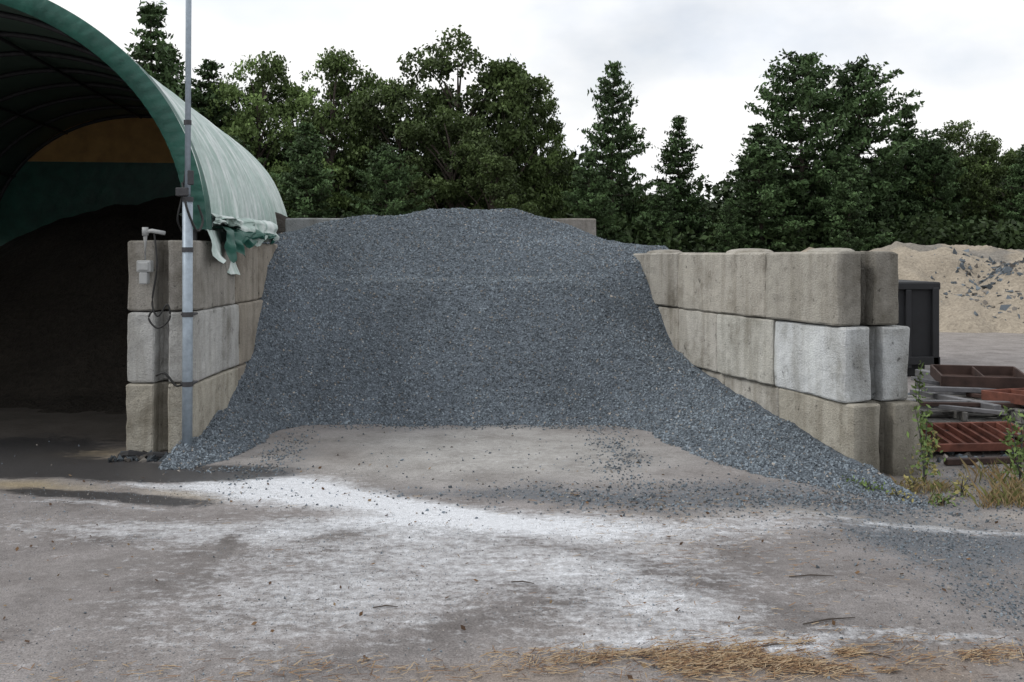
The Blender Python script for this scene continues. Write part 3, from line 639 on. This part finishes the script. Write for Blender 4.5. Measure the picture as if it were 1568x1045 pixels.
grass('grass_tuft',4.3,7.7,.7,.4,600,.15,gc); grass('grass_tuft',2.7,7.25,.35,.12,160,.06,gc); grass('grass_tuft',-2.72,8.2,.12,.06,60,.05,gc)
n=9000
lx=np.where(rng.random(n)<.8,rng.normal(1.15,.5,n),rng.uniform(-3.2,3.6,n))
ly=np.where(rng.random(n)<.88,4.11+.06*(lx-1)+rng.normal(0,.09,n),rng.uniform(3.6,7,n)); 
clus=fbm(lx*4,ly*6,2,3)>.48; k_=clus|(rng.random(n)<.12); lx,ly=lx[k_],ly[k_]; n=len(lx)
an=np.where(rng.random(n)<.5,rng.normal(0,.35,n),rng.uniform(0,6.28,n)); le=rng.uniform(.006,.035,n); w_=rng.uniform(.0008,.0022,n); z_=gz(lx,ly)+rng.uniform(.004,.014,n)
dx,dy=np.cos(an)*le,np.sin(an)*le; ox,oy=-np.sin(an)*w_,np.cos(an)*w_; zt=rng.uniform(-.003,.01,n)
v=np.stack([np.stack([lx-dx-ox,ly-dy-oy,z_],1),np.stack([lx+dx-ox,ly+dy-oy,z_+zt],1),np.stack([lx+dx+ox,ly+dy+oy,z_+zt+.001],1),np.stack([lx-dx+ox,ly-dy+oy,z_+.001],1)],1).reshape(-1,3)
pal=np.array([(.24,.145,.08),(.31,.22,.13),(.12,.075,.05),(.38,.29,.19)]); c=pal[rng.integers(0,4,n)]
mesh_np('straw_litter',v,np.arange(4*n).reshape(n,4),M_litter,col=np.repeat(c,4,0))
n=320; lx=rng.uniform(-3.6,4,n); ly=rng.uniform(3.8,8,n)
v,F,c=leafquads(np.stack([lx,ly,gz(lx,ly)+.010],1),rng.uniform(.012,.038,n),pal[rng.integers(0,3,n)]*.7,upb=2,flat=1); mesh_np('fallen_leaves',v,F,M_litter,col=c)
V=[];F=[]
for (u,v_,l,a) in [(1243,884,.12,.05),(1270,952,.14,.3),(590,932,.06,.1),(1325,1003,.10,-.4),(800,895,.06,-.2),(1190,990,.12,.2)]:
    yy=2550/(v_-390); xx=(u-784)/1500*yy; z=float(gz(xx,yy))+.006
    tube_v(V,F,[(xx-l*math.cos(a)/1,yy-l*math.sin(a),z),(xx,yy+.01,z+.004),(xx+l*math.cos(a),yy+l*math.sin(a),z)],[.003,.004,.002],5)
pyobj('fallen_twigs',V,F,M_bark)

# ------------------------------------------------------------ light, sky, camera
SD=Vector((-.68,-.10,.72)).normalized(); el=math.asin(SD.z); az=math.atan2(SD.x,SD.y)
w=bpy.data.worlds.new('World'); scene.world=w; w.use_nodes=True; nt=w.node_tree; bg=nt.nodes['Background']; bg.inputs[1].default_value=.1
sky=nt.nodes.new('ShaderNodeTexSky'); sky.sky_type='NISHITA'; sky.sun_disc=False; sky.sun_elevation=el; sky.sun_rotation=az; sky.air_density=1; sky.dust_density=1.5
tc=nt.nodes.new('ShaderNodeTexCoord'); mp=nt.nodes.new('ShaderNodeMapping'); mp.inputs['Scale'].default_value=(1.6,1.6,3.0); mp.inputs['Location'].default_value=(.3,.2,.1)
nz=nt.nodes.new('ShaderNodeTexNoise'); nz.inputs['Scale'].default_value=1.7; nz.inputs['Detail'].default_value=7; nz.inputs['Roughness'].default_value=.5
nt.links.new(tc.outputs['Generated'],mp.inputs[0]); nt.links.new(mp.outputs[0],nz.inputs['Vector'])
f=ramp(nt,nz.outputs['Fac'],[(.34,.66),(.5,1)])
nz2=nt.nodes.new('ShaderNodeTexNoise'); nz2.inputs['Scale'].default_value=2.2; nz2.inputs['Detail'].default_value=5; nt.links.new(mp.outputs[0],nz2.inputs['Vector'])
cl=ramp(nt,nz2.outputs['Fac'],[(.34,(.82,.87,.95)),(.54,(1,1,1))])
sc=nt.nodes.new('ShaderNodeVectorMath'); sc.operation='SCALE'; sc.inputs[3].default_value=10.9; nt.links.new(cl,sc.inputs[0])
mx=mixc(nt,'MIX',f,sky.outputs[0],sc.outputs[0]); nt.links.new(mx,bg.inputs[0])
L=bpy.data.lights.new('sun','SUN'); L.energy=1.3; L.angle=math.radians(14); L.color=(1,.97,.92); lo=bpy.data.objects.new('sun',L); ROOT.objects.link(lo)
lo.rotation_euler=(-SD).to_track_quat('-Z','Y').to_euler(); lo.location=(-10,-5,20)
cam=bpy.data.cameras.new('camera'); cam.sensor_width=36; cam.lens=1500/1568*36; cam.shift_y=-132.5/1568; cam.clip_end=2000; cam.clip_start=.1
co=bpy.data.objects.new('camera',cam); co.location=(0,0,1.7); co.rotation_euler=(math.pi/2,0,0); ROOT.objects.link(co); scene.camera=co
